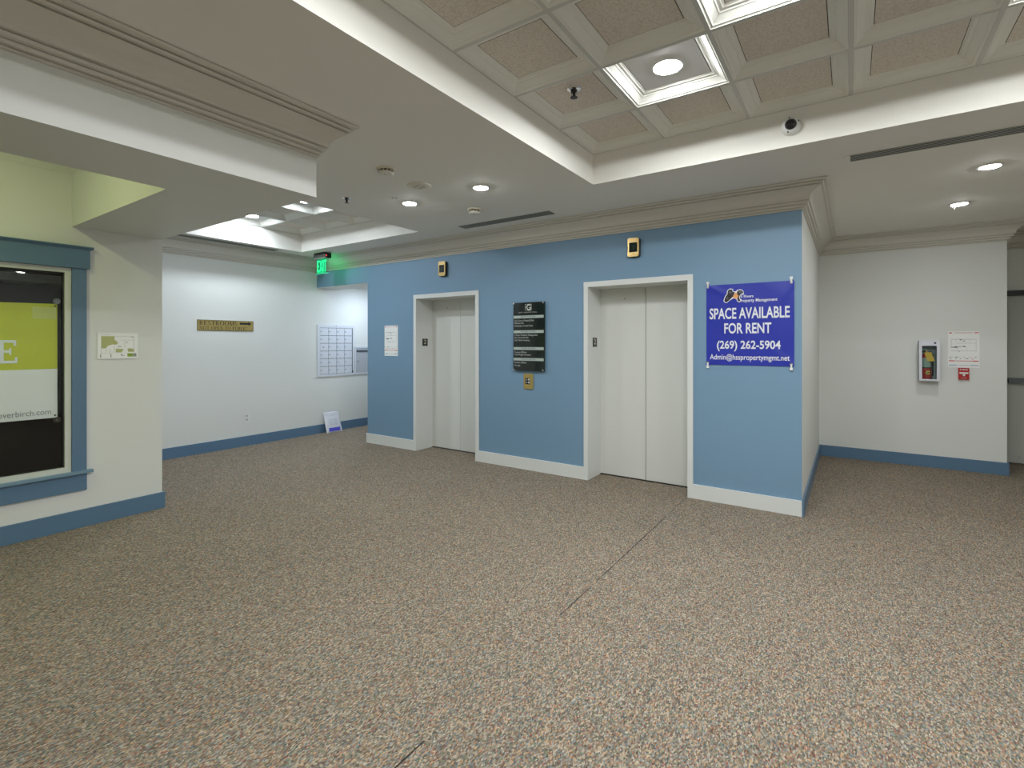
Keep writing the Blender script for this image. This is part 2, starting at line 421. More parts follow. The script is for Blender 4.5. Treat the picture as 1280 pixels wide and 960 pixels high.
# window wall (the pier), opening and office behind
WY0, WY1, WZ0, WZ1 = -.80, 1.300, .455, 2.09
PE = 1.943
bm = B(); xa, xb = -5.34, XP
box(bm, xa, xb, Y0, WY0, 0, ZC); box(bm, xa, xb, WY1, PE, 0, ZC); box(bm, xa, xb, WY0, WY1, 0, WZ0); box(bm, xa, xb, WY0, WY1, WZ1, ZC)
struct('wall_window', bm, WALL)
bm = B(); box(bm, XR, xa, PE-.15, PE, 0, ZC); struct('wall_office', bm, [WALL])
bm = B(); box(bm, XR, -7.23, Y0, PE-.15, 0, ZC); box(bm, XR, xa, PE-.17, PE-.15, 0, ZC); box(bm, XR, xa, Y0, Y0+.02, 0, ZC); struct('wall_office_dim_lining', bm, OFFICE)  # dark lining stands in for the office being unlit
bm = B(); box(bm, -6.2, -5.9, Y0+.02, PE-.17, 2.03, 2.10); struct('trim_office_added_band', bm, WALL)  # pale bar added to stand in for the light band across the glass
# dropped beam in front of the window wall
BZ, BX0, BX1, BY = 2.43, -3.425, -2.83, 1.31
bm = B(); bm2 = [(BX0, Y0), (BX1, Y0), (BX1, 1.927), (XP, 1.927), (XP, BY), (BX0, BY)]
prism(bm, bm2, BZ, ZC-.0005); tag(obj('ceiling_beam', bm, WALL), 'white dropped ceiling beam in front of the blue framed window', 'beam', kind='structure')

# --- crown mouldings
def cove():
    pr = [(0, 0), (.014, 0), (.014, .011), (.008, .013), (.008, .016), (.026, .020), (.030, .034), (.024, .037), (.024, .041), (.046, .044), (.050, .058), (.042, .061), (.042, .066), (.060, .070)]
    for k in range(1, 9):
        a = k/8; pr.append((.060+.086*(a**1.6), .070+.090*(a**.70)))
    return pr+[(.136, .163), (.136, .168), (.160, .170), (.166, .180), (.158, .183), (.158, .187), (.190, .189), (.195, .197), (.195, .2015), (0, .2015)]
PROF = cove()
def crown(name, path, offs, z0, zs=1):
    bm = B(); rows = []
    for (x, y), (ox, oy) in zip(path, offs): rows.append([bm.verts.new((x+ox*p, y+oy*p, z0+q*zs)) for p, q in PROF])
    n = len(PROF)
    for a, b in zip(rows, rows[1:]):
        for k in range(n): bm.faces.new([a[k], b[k], b[(k+1) % n], a[(k+1) % n]])
    bm.faces.new(rows[0]); bm.faces.new(rows[-1][::-1])
    return struct(name, bm, CROWN)
crown('trim_1', [(BX1, Y0), (BX1, 1.927), (XP-.1, 1.927)], [(1.48, 0), (1.48, .55), (0, .55)], 2.682, (ZC-2.682)/.205)
crown('trim_2', [(XR, PE), (XR, YB), (XB1, YB), (XB1, YW), (1.46, YW), (1.46, YD), (X1, YD)],
      [(1, 0), (1, -1), (1, -1), (1, -1), (1, -1), (1, -1), (0, -1)], 2.645)

# --- baseboards
def base(name, m, *boxes):
    bm = B()
    for b_ in boxes: box(bm, *b_)
    return struct(name, bm, m, bev=.003)
BH = .142
base('baseboard_elevator_left', WHITETRIM, (XB0-.012, EL[0][0], YB-.016, YB, 0, .140))
base('baseboard_elevator_middle', WHITETRIM, (EL[0][1], EL[1][0], YB-.016, YB, 0, .137))
base('baseboard_elevator_right', WHITETRIM, (EL[1][1], XB1+.0005, YB-.016, YB, 0, .135))
base('baseboard_side', BLUETRIM, (XB1, XB1+.016, YB-.0155, YW, 0, BH))
base('baseboard_back', BLUETRIM, (XB1, 1.476, YW-.016, YW, 0, BH))
base('baseboard_recess', BLUETRIM, (1.46, 1.476, YW, YD, 0, BH))
base('baseboard_left', BLUETRIM, (XR, XR+.016, PE, 9.2, 0, BH))
base('baseboard_window', BLUETRIM, (XP, XP+.018, Y0, PE+.018, 0, BH))
base('baseboard_pier', BLUETRIM, (xa, XP, PE, PE+.018, 0, BH))

# --- window
win = thing('window_1', 'interior window with blue casing and lime sale banner hung inside', None, (XP, .25, WZ0), kind='structure')
bm = B(); box(bm, -.94, 1.418, 2.098, 2.256, 0, .030); obj('window_header', bm, BLUETRIM, win, on_window, .003)
bm = B(); box(bm, -.935, 1.416, 2.098, 2.112, .030, .036); obj('header_bead', bm, BLUETRIM, win, on_window, .002)
bm = B()
prism(bm, [(0, 2.256), (.040, 2.256), (.046, 2.264), (.052, 2.268), (.052, 2.276), (0, 2.276)], -.96, 1.437)
obj('header_cap', bm, BLUETRIM, win, lambda p: Vector((XP+p[0], p[2], p[1])))
for u0, u1 in ((1.306, 1.398), (-.92, -.826)):
    bm = B(); box(bm, u0, u1, .462, 2.098, 0, .022); obj('side_casing', bm, BLUETRIM, win, on_window, .003)
bm = B(); box(bm, -.96, 1.436, .440, .462, -.03, .048); obj('window_stool', bm, mat('stool_paint', (.17, .28, .37), .35), win, on_window, .006)
bm = B(); box(bm, -.925, 1.400, .300, .440, 0, .020); obj('apron', bm, BLUETRIM, win, on_window, .003)
FR = mat('window_frame_paint', (.60, .63, .57), .45)
bm = B()
for a in ((1.266, 1.304, .462, 2.095), (-.806, -.77, .462, 2.095)): box(bm, a[0], a[1], a[2], a[3], -.06, .006)
box(bm, -.77, 1.266, 2.058, 2.095, -.06, .006); box(bm, -.77, 1.266, .462, .502, -.06, .006)
obj('window_frame', bm, FR, win, on_window, .003)
bm = B()
for a in ((1.256, 1.266, .502, 2.058), (-.77, -.76, .502, 2.058)): box(bm, a[0], a[1], a[2], a[3], -.046, -.022)
box(bm, -.77, 1.266, 2.048, 2.058, -.046, -.022); box(bm, -.77, 1.266, .502, .508, -.046, -.022)
obj('glazing_gasket', bm, BLACK, win, on_window)
bm = B(); box(bm, -.762, 1.258, .506, 2.050, -.040, -.034); obj('glass_pane', bm, GLASS, win, on_window)

# --- elevators (built as openings with frame, doors, sill)
def elevator(name, e, label):
    x0, x1, z1 = e; fw = .050
    r = thing(name, label, None, ((x0+x1)/2, DEP, 0), kind='structure')
    pr = .018
    for a, b_ in ((x0, x0+fw), (x1-fw, x1)):
        bm = B(); box(bm, a, b_, YB-pr, DEP+.02, 0, z1-.056); obj('door_jamb', bm, WHITETRIM, r, None, .002)
    bm = B(); box(bm, x0, x1, YB-pr-.002, DEP+.02, z1-.056, z1); obj('door_head', bm, WHITETRIM, r, None, .002)
    a, b_ = x0+fw, x1-fw; m_ = (a+b_)/2
    bm = B(); box(bm, a-.03, m_-.003, DEP, DEP+.035, .012, z1-.03); obj('door_panel', bm, DOORP, r, None, .002)
    bm = B(); box(bm, m_+.003, b_+.03, DEP, DEP+.035, .012, z1-.03); obj('door_panel', bm, DOORP, r, None, .002)
    bm = B(); box(bm, m_-.004, m_+.004, DEP+.012, DEP+.030, .012, z1-.06); obj('door_seal', bm, BLACK, r)
    bm = B(); box(bm, a-.02, b_+.02, DEP-.006, DEP+.09, 0, .008); obj('door_sill', bm, mat('dark_sill', (.05, .05, .048), .4, .8), r)
    bm = B(); lathe(bm, [(.006, 0), (.006, .004), (.004, .006)], (0, 0, 0), 12, 2)
    obj('key_hole', bm, BLACK, r, lambda p: Vector((m_-.24+p[0], DEP-p[2]*.5, 1.985+p[1])))
    # number plates on both jambs
    for xx, sg in ((a, 1), (b_, -1)):
        fr = (lambda p: Vector((xx+p[2], p[0], p[1]))) if sg > 0 else (lambda p: Vector((xx-p[2], 2*5.104-p[0], p[1])))
        bm = B(); prism(bm, rrect(5.053, 5.155, 1.45, 1.552, .006), 0, .004); pl = obj('floor_plate', bm, BLACK, r, fr)
        bm = B(); text(bm, '2', 5.077, 5.127, 1.480, 1.537, .0046, .01)
        for k in range(3): rect(bm, 5.09+.010*k, 5.095+.010*k, 1.464, 1.468, .0046)
        obj('numeral', bm, mat('plate_numeral', (.55, .52, .42), .4), pl, fr)
    return r
elevator('door_1', EL[0], 'white elevator door nearest the corridor, left of the black directory')
elevator('door_2', EL[1], 'white elevator door beside the blue rental banner')

# --- grey door in the recess at the right
r = thing('door_3', 'grey metal door with panic bar in the recess at the far right', None, (2.06, YD, 0), kind='structure')
GD = mat('grey_door_paint', (.50, .525, .48), .45, var=.04)
bm = B(); box(bm, 1.60, 2.52, YD+.03, YD+.075, .012, 2.075); obj('door_leaf', bm, GD, r, None, .002)
bm = B()
for a in ((1.56, 1.60), (2.52, 2.56)): box(bm, a[0], a[1], YD-.006, YD+.1, 0, 2.075)
obj('door_frame', bm, mat('door_frame_grey', (.24, .245, .22), .5), r, None, .002)
bm = B(); box(bm, 1.475, 2.60, YD-.03, YD+.1, 2.075, 2.138); obj('head_channel', bm, BLACK, r, None, .003)
bm = B(); box(bm, 1.61, 2.50, YD-.055, YD-.015, 1.000, 1.062); pb = obj('panic_bar', bm, mat('dark_steel', (.11, .12, .13), .35, .9), r, None, .006)
for x in (1.64, 2.46):
    bm = B(); box(bm, x-.025, x+.025, YD-.015, YD+.03, 1.01, 1.05); obj('bar_bracket', bm, STEEL, pb)
for xy in (1.72,):
    bm = B(); lathe(bm, [(.008, 0), (.008, .004), (.005, .006)], (0, 0, 0), 12); obj('door_screw', bm, STEEL, r, lambda p: Vector((xy+p[0], YD+.03-p[2], .09+p[1])))

# ================================================================== LIGHTS ON THE CEILING
def downlight(x, y, z, label, m=LED, rad=.063, group='round LED downlights'):
    t = thing('downlight', label, 'ceiling light', (x, y, z), group)
    bm = B(); lathe(bm, [(rad+.018, 0), (rad+.018, -.004), (rad+.010, -.009), (rad, -.009), (rad, 0)], (x, y, z), 40); obj('trim_ring', bm, WHITEP, t, smooth=True)
    bm = B(); pr = [(rad, -.004)]+[(rad*math.cos(a), -.004-.014*math.sin(a)) for a in (.25, .5, .8, 1.1, 1.35)]+[(0, -.018)]
    lathe(bm, pr, (x, y, z), 40); obj('lens', bm, m, t, smooth=True)
    return t
downlight(-2.657, 3.42, ZC, 'round downlight in the flat ceiling nearest the big coffered tray, right of its pair')
downlight(-3.527, 3.418, ZC, 'round downlight in the flat ceiling beside the tiny two-hole sensor')
downlight(.882, 5.20, ZC, 'right ceiling downlight closest to the long slot vent')
downlight(.877, 6.445, ZC, 'right ceiling downlight closest to the back wall crown moulding')
downlight(2.70, 2.57, ZC, 'downlight on the flat ceiling beyond the right edge of the big tray')
downlight(-6.60, 5.75, 2.453, 'downlight in the low corridor ceiling above the mailboxes', LEDC, .075)
downlight(-4.05, .10, 3.16, 'fluorescent downlight in the raised recess above the window', LEDY, .10)
def coffer_light(t, i, j, label, m=None):
    x, y = t['x0']+(i+.5)*P, t['y1']-(j+.5)*P
    z = ZT+.052; o = thing('coffer_light', label, 'ceiling light', (x, y, z), 'round LED lights in coffer tiles'); r = .080
    bm = B(); lathe(bm, [(r+.014, 0), (r+.014, -.003), (r+.004, -.005), (r, -.003), (r, .014)], (x, y, z), 40, 2, False); obj('trim_ring', bm, WHITEP, o, smooth=True)
    bl = .006 if m else .010
    bm = B(); lathe(bm, [(r, -.001)]+[(r*math.cos(a), -.001-bl*math.sin(a)) for a in (.25, .5, .8, 1.1, 1.35)]+[(0, -.001-bl)], (x, y, z), 40); obj('lens', bm, m or LEDT, o, smooth=True)
    return o
A, Bt = TR
coffer_light(A, 1, 1, 'round light in the big tray coffer, its whole disc in view')
coffer_light(A, 2, 2, 'coffer light at the top edge of the photo, diagonal to the full disc')
coffer_light(A, 4, 1, 'coffer light at the top right corner of the photo')
for i, j, s in ((1, 4, 'left'), (6, 5, 'right')): coffer_light(A, i, j, 'added unseen coffer light on the %s side of the big tray above the camera' % s)  # unseen lights, added to raise the light level in view
for i, j, s in ((2, 6, 'left'), (5, 7, 'right')): coffer_light(A, i, j, 'added unseen coffer light in the %s of the big tray behind the camera' % s)  # more added lights out of view, filling the room with light
coffer_light(Bt, 0, 1, 'coffer light of the far left tray, closest to the restrooms wall', LED2)
coffer_light(Bt, 2, 1, 'coffer light of the far left tray, at the tip of the dropped beam', LED2)
# slot diffusers
def slot(x0, x1, y0, y1, label, along='x', n=4):
    t = thing('slot_diffuser', label, 'air vent', ((x0+x1)/2, (y0+y1)/2, ZC), 'linear slot air diffusers')
    bm = B(); box(bm, x0, x1, y0, y1, ZC-.003, ZC); obj('backing', bm, GAP, t)
    sl = mat('slot_bar', (.34, .35, .32), .5)
    lo, hi = (y0, y1) if along == 'x' else (x0, x1)
    for k in range(n+1):
        c = lo+(hi-lo)*k/n; hw = .0068
        bm = B()
        if along == 'x': box(bm, x0, x1, c-hw, c+hw, ZC-.0050, ZC-.003)
        else: box(bm, c-hw, c+hw, y0, y1, ZC-.0050, ZC-.003)
        obj('slat', bm, sl, t)
    return t
slot(-3.77, -2.56, 4.425, 4.55, 'short dark slot diffuser in the ceiling between the two elevators')
t = slot(0.0, 3.1, 4.345, 4.475, 'long dark slot diffuser in the right ceiling near the downlights')
bm = B(); box(bm, -.04, 0, 4.345, 4.475, ZC-.006, ZC); obj('end_cap', bm, CEIL, t, None, .001)
slot(-7.01, -6.895, 2.0, 4.08, 'dark slot diffuser along the restrooms wall, left of the far tray', 'y', 3)

# smoke detectors, speaker, sensor, sprinklers
def detector(x, y, label, k=1.0):
    t = thing('smoke_detector', label, 'smoke detector', (x, y, ZC), 'round ceiling smoke detectors')
    bm = B(); lathe(bm, [(.072*k, 0), (.072*k, -.008), (.066*k, -.014), (.060*k, -.014)], (x, y, ZC), 32); obj('mounting_base', bm, CREAMP, t, smooth=True)
    bm = B(); lathe(bm, [(.052*k, -.012), (.052*k, -.030)], (x, y, ZC), 32); obj('sensing_chamber', bm, mat('detector_mesh', (.12, .10, .07), .8), t)
    for q in range(12):
        a = 2*math.pi*q/12; bm = B(); tube(bm, [(x+.057*k*math.cos(a), y+.057*k*math.sin(a), ZC-.012), (x+.057*k*math.cos(a), y+.057*k*math.sin(a), ZC-.032)], .0035, 6); obj('vent_rib', bm, CREAMP, t)
    bm = B(); lathe(bm, [(.061*k, -.030), (.061*k, -.040), (.055*k, -.050), (.040*k, -.055), (0, -.056)], (x, y, ZC), 32); obj('cover', bm, mat('detector_cover', (.72, .70, .62), .4), t, smooth=True)
    bm = B(); lathe(bm, [(.005, -.054), (.005, -.058), (0, -.058)], (x+.022, y-.028, ZC+.002), 10); obj('indicator_lamp', bm, BLACK, t)
detector(-2.985, 2.64, 'cream smoke detector on the ceiling nearest the dropped beam')
detector(-3.15, 3.95, 'cream smoke detector beside the slot diffuser between the elevators')
x, y = -3.068, 3.086
t = thing('ceiling_speaker', 'flat round cream disc on the ceiling between the smoke detectors and downlights', 'speaker', (x, y, ZC))
bm = B(); lathe(bm, [(.105, 0), (.105, -.006), (.098, -.010), (.060, -.012), (0, -.012)], (x, y, ZC), 40); obj('cover_plate', bm, mat('speaker_plate', (.70, .68, .58), .95, spec=.1), t, smooth=True)
for dx, dy in ((.03, .02), (-.03, -.02), (.012, -.032), (-.012, .032)):
    bm = B(); box(bm, x+dx-.014, x+dx+.014, y+dy-.005, y+dy+.005, ZC-.0135, ZC-.011); obj('slot_mark', bm, mat('speaker_mark', (.33, .32, .28), .6), t)
x, y = -3.514, 3.212
t = thing('ceiling_sensor', 'tiny white ceiling plate with two dark holes', 'sensor', (x, y, ZC))
bm = B(); lathe(bm, [(.030, 0), (.030, -.002), (.026, -.003), (0, -.003)], (x, y, ZC), 24); obj('plate', bm, CEIL, t)
for d in (-.014, .014):
    bm = B(); lathe(bm, [(.010, -.003), (.010, -.005), (0, -.005)], (x+d, y+d*.6, ZC), 14); obj('hole', bm, BLACK, t)
def sprinkler(x, y, z, label, k=1.0):
    t = thing('sprinkler_head', label, 'sprinkler', (x, y, z), 'fire sprinkler heads')
    bm = B(); lathe(bm, [(.040*k, 0), (.040*k, -.003), (.032*k, -.008), (.020*k, -.010)], (x, y, z), 28); obj('escutcheon', bm, CHROME, t, smooth=True)
    bm = B(); lathe(bm, [(.020*k, -.008), (.018*k, -.020), (.009*k, -.022), (.007*k, -.044)], (x, y, z), 16); obj('frame_body', bm, mat('dark_bronze', (.05, .045, .04), .35, .8), t, smooth=True)
    for s in (-1, 1):
        bm = B(); tube(bm, [(x+s*.015*k, y, z-.018*k), (x+s*.017*k, y, z-.032*k), (x+s*.004*k, y, z-.046*k)], .0028*k, 6); obj('frame_arm', bm, CHROME, t)
    bm = B(); lathe(bm, [(.003, -.044*k), (.021*k, -.047*k), (.021*k, -.049*k), (0, -.050*k)], (x, y, z), 20); obj('deflector', bm, mat('dark_bronze', (.05, .045, .04)), t)
sprinkler(-3.885, 2.965, ZC, 'sprinkler head on the flat ceiling by the far left tray')
sprinkler(-1.495, 2.915, ZT+.052, 'sprinkler head hanging from a tile of the big coffered tray', 1.15)
sprinkler(.845, 6.50, ZC, 'small sprinkler head beside the downlight nearest the back wall', .6)

# dome camera on the tray side
cx, cz, cy = -.336, 2.985, A['y1']
t = thing('security_camera', 'white dome security camera with black eye on the tray side', 'camera', (cx, cy, cz))
cf = lambda p: Vector((cx+p[0], cy-p[2], cz+p[1]))
bm = B(); lathe(bm, [(.062, 0), (.062, .012), (.058, .028), (.044, .042), (.038, .044)], (0, 0, 0), 36); obj('housing', bm, WHITEP, t, cf, smooth=True)
bm = B(); lathe(bm, [(.037, .040), (.036, .050), (.028, .064), (.015, .073), (0, .076)], (0, 0, 0), 30); obj('dome', bm, mat('black_dome', (.008, .008, .01), .06), t, cf, smooth=True)
for a in (100, 20, 250):
    a = math.radians(a); bm = B(); lathe(bm, [(.005, .034), (.005, .041), (0, .041)], (.049*math.cos(a), .049*math.sin(a), 0), 10); obj('screw', bm, BLACK, t, cf)

# ================================================================== ON THE ELEVATOR WALL
# hall lanterns
def lantern(u, label):
    t = thing('elevator_lantern', label, 'indicator', (u, YB, 2.375), 'brass elevator position indicators')
    bm = B(); prism(bm, rrect(u-.056, u+.060, 2.374, 2.566, .016), 0, .034); obj('housing', bm, BLACK, t, on_elevator)
    bm = B(); prism(bm, rrect(u-.063, u+.055, 2.378, 2.570, .018), .034, .046); obj('face_plate', bm, GOLD, t, on_elevator, .003)
    bm = B(); rect(bm, u-.046, u+.040, 2.424, 2.522, .0475); s_ = obj('display', bm, DARKGLASS, t, on_elevator)
    bm = B()
    for q in (0, 1): rect(bm, u-.008, u+.004, 2.452+q*.022, 2.466+q*.022, .0480)
    obj('arrow_glyph', bm, mat('dim_green', (.01, .05, .02), .4), s_, on_elevator)
    bm = B(); lathe(bm, [(.004, .044), (.004, .048), (0, .048)], (u-.003, 2.405, 0), 10); obj('key_hole', bm, BLACK, t, on_elevator)
lantern(-4.457, 'brass position indicator with dark display above the left elevator')
lantern(-1.834, 'brass position indicator with dark display above the right elevator')

# directory board
t = thing('directory_board', 'tall black glass building directory with pale green bands between the elevators', 'directory sign', (-3.113, YB, 1.166))
bm = B(); box(bm, -3.327, -2.895, 1.166, 1.970, .020, .030); obj('glass_panel', bm, mat('black_glass', (.012, .018, .017), .06), t, on_elevator, .001)
for zc_ in (1.800, 1.626, 1.428, 1.301):
    bm = B(); box(bm, -3.322, -2.908, zc_-.016, zc_+.016, .030, .0305); s_ = obj('floor_band', bm, mat('pale_green_band', (.40, .47, .43), .5), t, on_elevator)
    nm = {1.800: 'FIRST FLOOR', 1.626: 'SECOND FLOOR', 1.428: 'THIRD FLOOR', 1.301: 'FOURTH FLOOR'}[zc_]
    bm = B(); text(bm, nm, -3.22, -3.02, zc_-.007, zc_+.008, .0308); obj('band_lettering', bm, INK, s_, on_elevator)
DL = mat('directory_lettering', (.50, .53, .51), .5)
for s_, u1, v in (('City Centre Market & Deli', -3.041, 1.748), ('Market Hall', -3.183, 1.719), ('Consumers Credit Union', -3.053, 1.687), ('5 Rivers Property Management', -2.987, 1.577), ('City Centre Events', -3.114, 1.548), ('City Centre Investing', -3.098, 1.517),
                  ('Prudent Offices', -3.142, 1.375), ('The Wright Investors', -3.081, 1.346), ('Prudent Offices', -3.142, 1.254), ('The Spa', -3.229, 1.218)):
    bm = B(); text(bm, s_, -3.312, u1, v, v+.019, .0307); obj('lettering', bm, DL, t, on_elevator)
bm = B(); text(bm, 'CITY CENTRE MALL', -3.252, -2.993, 1.848, 1.858, .0307)
obj('lettering', bm, DL, t, on_elevator)
bm = B(); uu, vv_ = -3.118, 1.911                               # G emblem in its open square
def ringarc(bm, cx, cy, r0, r1, a0, a1, w_, n=20, sx=1):
    for k in range(n):
        a, b_ = math.radians(a0+(a1-a0)*k/n), math.radians(a0+(a1-a0)*(k+1)/n)
        quad(bm, [(cx+sx*r1*math.cos(a), cy+r1*math.sin(a), w_), (cx+sx*r1*math.cos(b_), cy+r1*math.sin(b_), w_), (cx+sx*r0*math.cos(b_), cy+r0*math.sin(b_), w_), (cx+sx*r0*math.cos(a), cy+r0*math.sin(a), w_)])
rect(bm, uu-.022, uu+.044, vv_+.033, vv_+.038, .0307); rect(bm, uu-.022, uu+.044, vv_-.038, vv_-.034, .0307); rect(bm, uu+.039, uu+.044, vv_-.038, vv_+.038, .0307)
rect(bm, uu-.044, uu-.036, vv_-.034, vv_-.020, .0307); rect(bm, uu-.044, uu-.036, vv_-.010, vv_+.012, .0307); rect(bm, uu-.044, uu-.036, vv_+.022, vv_+.036, .0307)
ringarc(bm, uu+.010, vv_, .022, .034, 45, 350, .0308); rect(bm, uu+.010, uu+.040, vv_-.008, vv_, .0308)
obj('emblem', bm, mat('emblem_silver', (.52, .56, .53), .4), t, on_elevator)
for u, v in ((-3.322, 1.963), (-2.915, 1.958), (-3.322, 1.176), (-2.915, 1.180)):
    bm = B(); lathe(bm, [(.006, 0), (.006, .030), (.011, .030), (.011, .036), (.008, .039), (0, .039)], (u, v, 0), 18); obj('standoff', bm, CHROME, t, on_elevator, smooth=True)

# call button station
t = thing('call_station', 'brass elevator call plate with two round buttons under the directory', 'call button', (-3.13, YB, .952))
bm = B(); prism(bm, rrect(-3.194, -3.064, .952, 1.132, .010), 0, .012); obj('plate', bm, BRASSS, t, on_elevator, .003)
bm = B(); box(bm, -3.168, -3.100, 1.008, 1.080, .012, .014); obj('button_panel', bm, BLACK, t, on_elevator)
for v in (1.027, 1.062):
    bm = B(); lathe(bm, [(.016, .013), (.016, .020), (.012, .022), (0, .022)], (-3.112, v, 0), 22); obj('button', bm, CHROME, t, on_elevator, smooth=True)
    bm = B(); prism(bm, [(-3.158, v-.007), (-3.144, v-.007), (-3.151, v+.008)] if v > 1.04 else [(-3.158, v+.007), (-3.151, v-.008), (-3.144, v+.007)], .014, .0146); obj('arrow', bm, PAPER, t, on_elevator)

# evacuation maps
def evac(fr, root, u0, u1, v0, v1, label):
    t = thing('evacuation_map', label, 'evacuation sign', root, 'evacuation maps')
    bm = B(); box(bm, u0, u1, v0, v1, 0, .004); obj('sheet', bm, PAPER, t, fr)
    W, H = u1-u0, v1-v0; U = lambda a: u0+a*W; V = lambda b_: v1-b_*H
    w_ = .0045
    bm = B(); text(bm, 'EVACUATION', U(.22), U(.80), V(.055), V(.028), w_); rect(bm, U(.03), U(.13), V(.055), V(.028), w_); rect(bm, U(.85), U(.97), V(.055), V(.028), w_)
    rect(bm, U(.03), U(.20), V(.825), V(.800), w_); rect(bm, U(.80), U(.97), V(.825), V(.800), w_); rect(bm, U(.20), U(.80), V(.820), V(.806), w_)
    rect(bm, U(.76), U(.80), V(.765), V(.745), w_)
    tag(obj('red_print', bm, REDINK, t, fr), kind='stuff')
    bm = B(); rect(bm, U(.03), U(.28), V(.940), V(.922), w_); rect(bm, U(.72), U(.97), V(.940), V(.922), w_); rect(bm, U(.3), U(.7), V(.936), V(.928), w_); tag(obj('blue_print', bm, BLUEINK, t, fr), kind='stuff')
    bm = B(); e = .006
    for a in ((.10, .90, .215, .222), (.10, .90, .535, .541), (.10, .108, .215, .44), (.89, .897, .215, .541), (.25, .255, .22, .30), (.55, .555, .22, .33), (.70, .704, .22, .33), (.255, .89, .325, .33), (.30, .304, .42, .54), (.60, .604, .42, .54), (.108, .58, .418, .424)):
        rect(bm, U(a[0]), U(a[1]), V(a[3]), V(a[2]), w_)
    for k in range(5): rect(bm, U(.06+.19*k+.04), U(.06+.19*k+.10), V(.712), V(.702), w_)
    tag(obj('plan_lines', bm, GREYINK, t, fr), kind='stuff')
    bm = B()
    for a in ((.38, .44, .225, .245), (.48, .53, .255, .275), (.10, .32, .435, .450), (.21, .31, .415, .45), (.37, .40, .415, .435), (.47, .56, .405, .43), (.03, .07, .700, .715), (.22, .30, .700, .715), (.85, .9, .700, .715), (.38, .42, .74, .758), (.56, .65, .745, .76)):
        rect(bm, U(a[0]), U(a[1]), V(a[3]), V(a[2]), w_+.0002)
    tag(obj('plan_symbols', bm, mat('plan_ink', (.06, .08, .075), .5), t, fr), kind='stuff')
    bm = B(); rect(bm, U(.34), U(.38), V(.56), V(.545), w_); rect(bm, U(.07), U(.11), V(.765), V(.745), w_); rect(bm, U(.24), U(.28), V(.765), V(.745), w_); tag(obj('green_marks', bm, GREENINK, t, fr), kind='stuff')
    return t
evac(on_elevator, (-5.475, YB, 1.305), -5.613, -5.337, 1.305, 1.742, 'white evacuation map on the blue wall left of the elevators')
evac(on_back, (1.093, YW, 1.203), .955, 1.231, 1.203, 1.630, 'white evacuation map on the white back wall above the red alarm')

# banner "space available"
bu0, bu1, bv0, bv1 = -1.130, -.402, 1.290, 2.038
t = thing('rental_banner', 'blue vinyl banner with white rental lettering, tied at four corners', 'banner', ((bu0+bu1)/2, YB, bv0))
def wr(u, v):
    """height of the vinyl above the wall: shallow pulls from the corners"""
    s = 0
    for cu, cv, du, dv in ((bu0, bv1, 1, -.55), (bu1, bv1, -.55, -1), (bu1, bv0, -1, .9), (bu0, bv0, .9, .5)):
        a, b_ = u-cu, v-cv; L_ = math.hypot(du, dv); al = (a*du+b_*dv)/L_; ac = (a*dv-b_*du)/L_
        s += .0065*math.exp(-(ac/.026)**2)*math.exp(-max(al, 0)/.22)
    return .006+s+.0012*math.sin(u*17+v*6)*math.sin(v*13)
bm = B(); n = 64; G = [[bm.verts.new((bu0+(bu1-bu0)*i/n, bv0+(bv1-bv0)*j/n, wr(bu0+(bu1-bu0)*i/n, bv0+(bv1-bv0)*j/n))) for j in range(n+1)] for i in range(n+1)]
for i in range(n):
    for j in range(n): bm.faces.new([G[i][j], G[i+1][j], G[i+1][j+1], G[i][j+1]])
BV = mat('blue_vinyl', (.024, .038, .36), .30)
ex = bmesh.ops.extrude_face_region(bm, geom=bm.faces[:])
for v in [g for g in ex['geom'] if isinstance(g, bmesh.types.BMVert)]: v.co.z -= .001
obj('vinyl_sheet', bm, BV, t, on_elevator, smooth=True)
def drape(bm, dw):
    for v in bm.verts: v.co.z = wr(v.co.x, v.co.y)+dw
U = lambda f: bu0+f*(bu1-bu0); V = lambda f: bv1-f*(bv1-bv0)
WI = mat('white_print', (.74, .76, .80), .4)
for body, a, b_, c, d, of in (('SPACE AVAILABLE', .040, .953, .424, .297, .021), ('FOR RENT', .218, .757, .605, .486, .021), ('(269) 262-5904', .13, .857, .795, .702, .021),
                             ('Admin@hsspropertymgmt.net', .044, .953, .932, .868, .010), ('5 Rivers', .412, .557, .173, .141, .016), ('Property Management', .402, .822, .226, .190, .016)):
    bm = B(); text(bm, body, U(a), U(b_), V(c), V(d), 0, of)
    bmesh.ops.subdivide_edges(bm, edges=[e for e in bm.edges if e.calc_length() > .06], cuts=2)
    drape(bm, .0026); obj('lettering', bm, WI, t, on_elevator)
OUT = [(-.979, 1.885), (-.966, 1.926), (-.948, 1.95), (-.945, 1.983), (-.92, 1.999), (-.895, 1.992), (-.893, 1.97), (-.871, 1.97), (-.861, 1.981), (-.834, 1.987), (-.811, 1.977), (-.802, 1.946), (-.809, 1.933), (-.824, 1.94), (-.833, 1.928), (-.836, 1.907), (-.824, 1.879), (-.84, 1.867), (-.858, 1.875), (-.866, 1.898), (-.89, 1.908), (-.928, 1.884), (-.949, 1.866), (-.966, 1.87)]
D1 = [(-.971, 1.886), (-.96, 1.922), (-.942, 1.947), (-.94, 1.979), (-.92, 1.992), (-.901, 1.987), (-.898, 1.969), (-.877, 1.96), (-.887, 1.945), (-.895, 1.923), (-.931, 1.888), (-.951, 1.872), (-.964, 1.877)]
D2 = [(-.861, 1.964), (-.854, 1.975), (-.834, 1.98), (-.814, 1.972), (-.808, 1.95), (-.824, 1.946), (-.834, 1.935), (-.841, 1.922), (-.842, 1.906), (-.832, 1.882), (-.841, 1.874), (-.853, 1.88), (-.861, 1.907), (-.847, 1.926), (-.861, 1.94)]
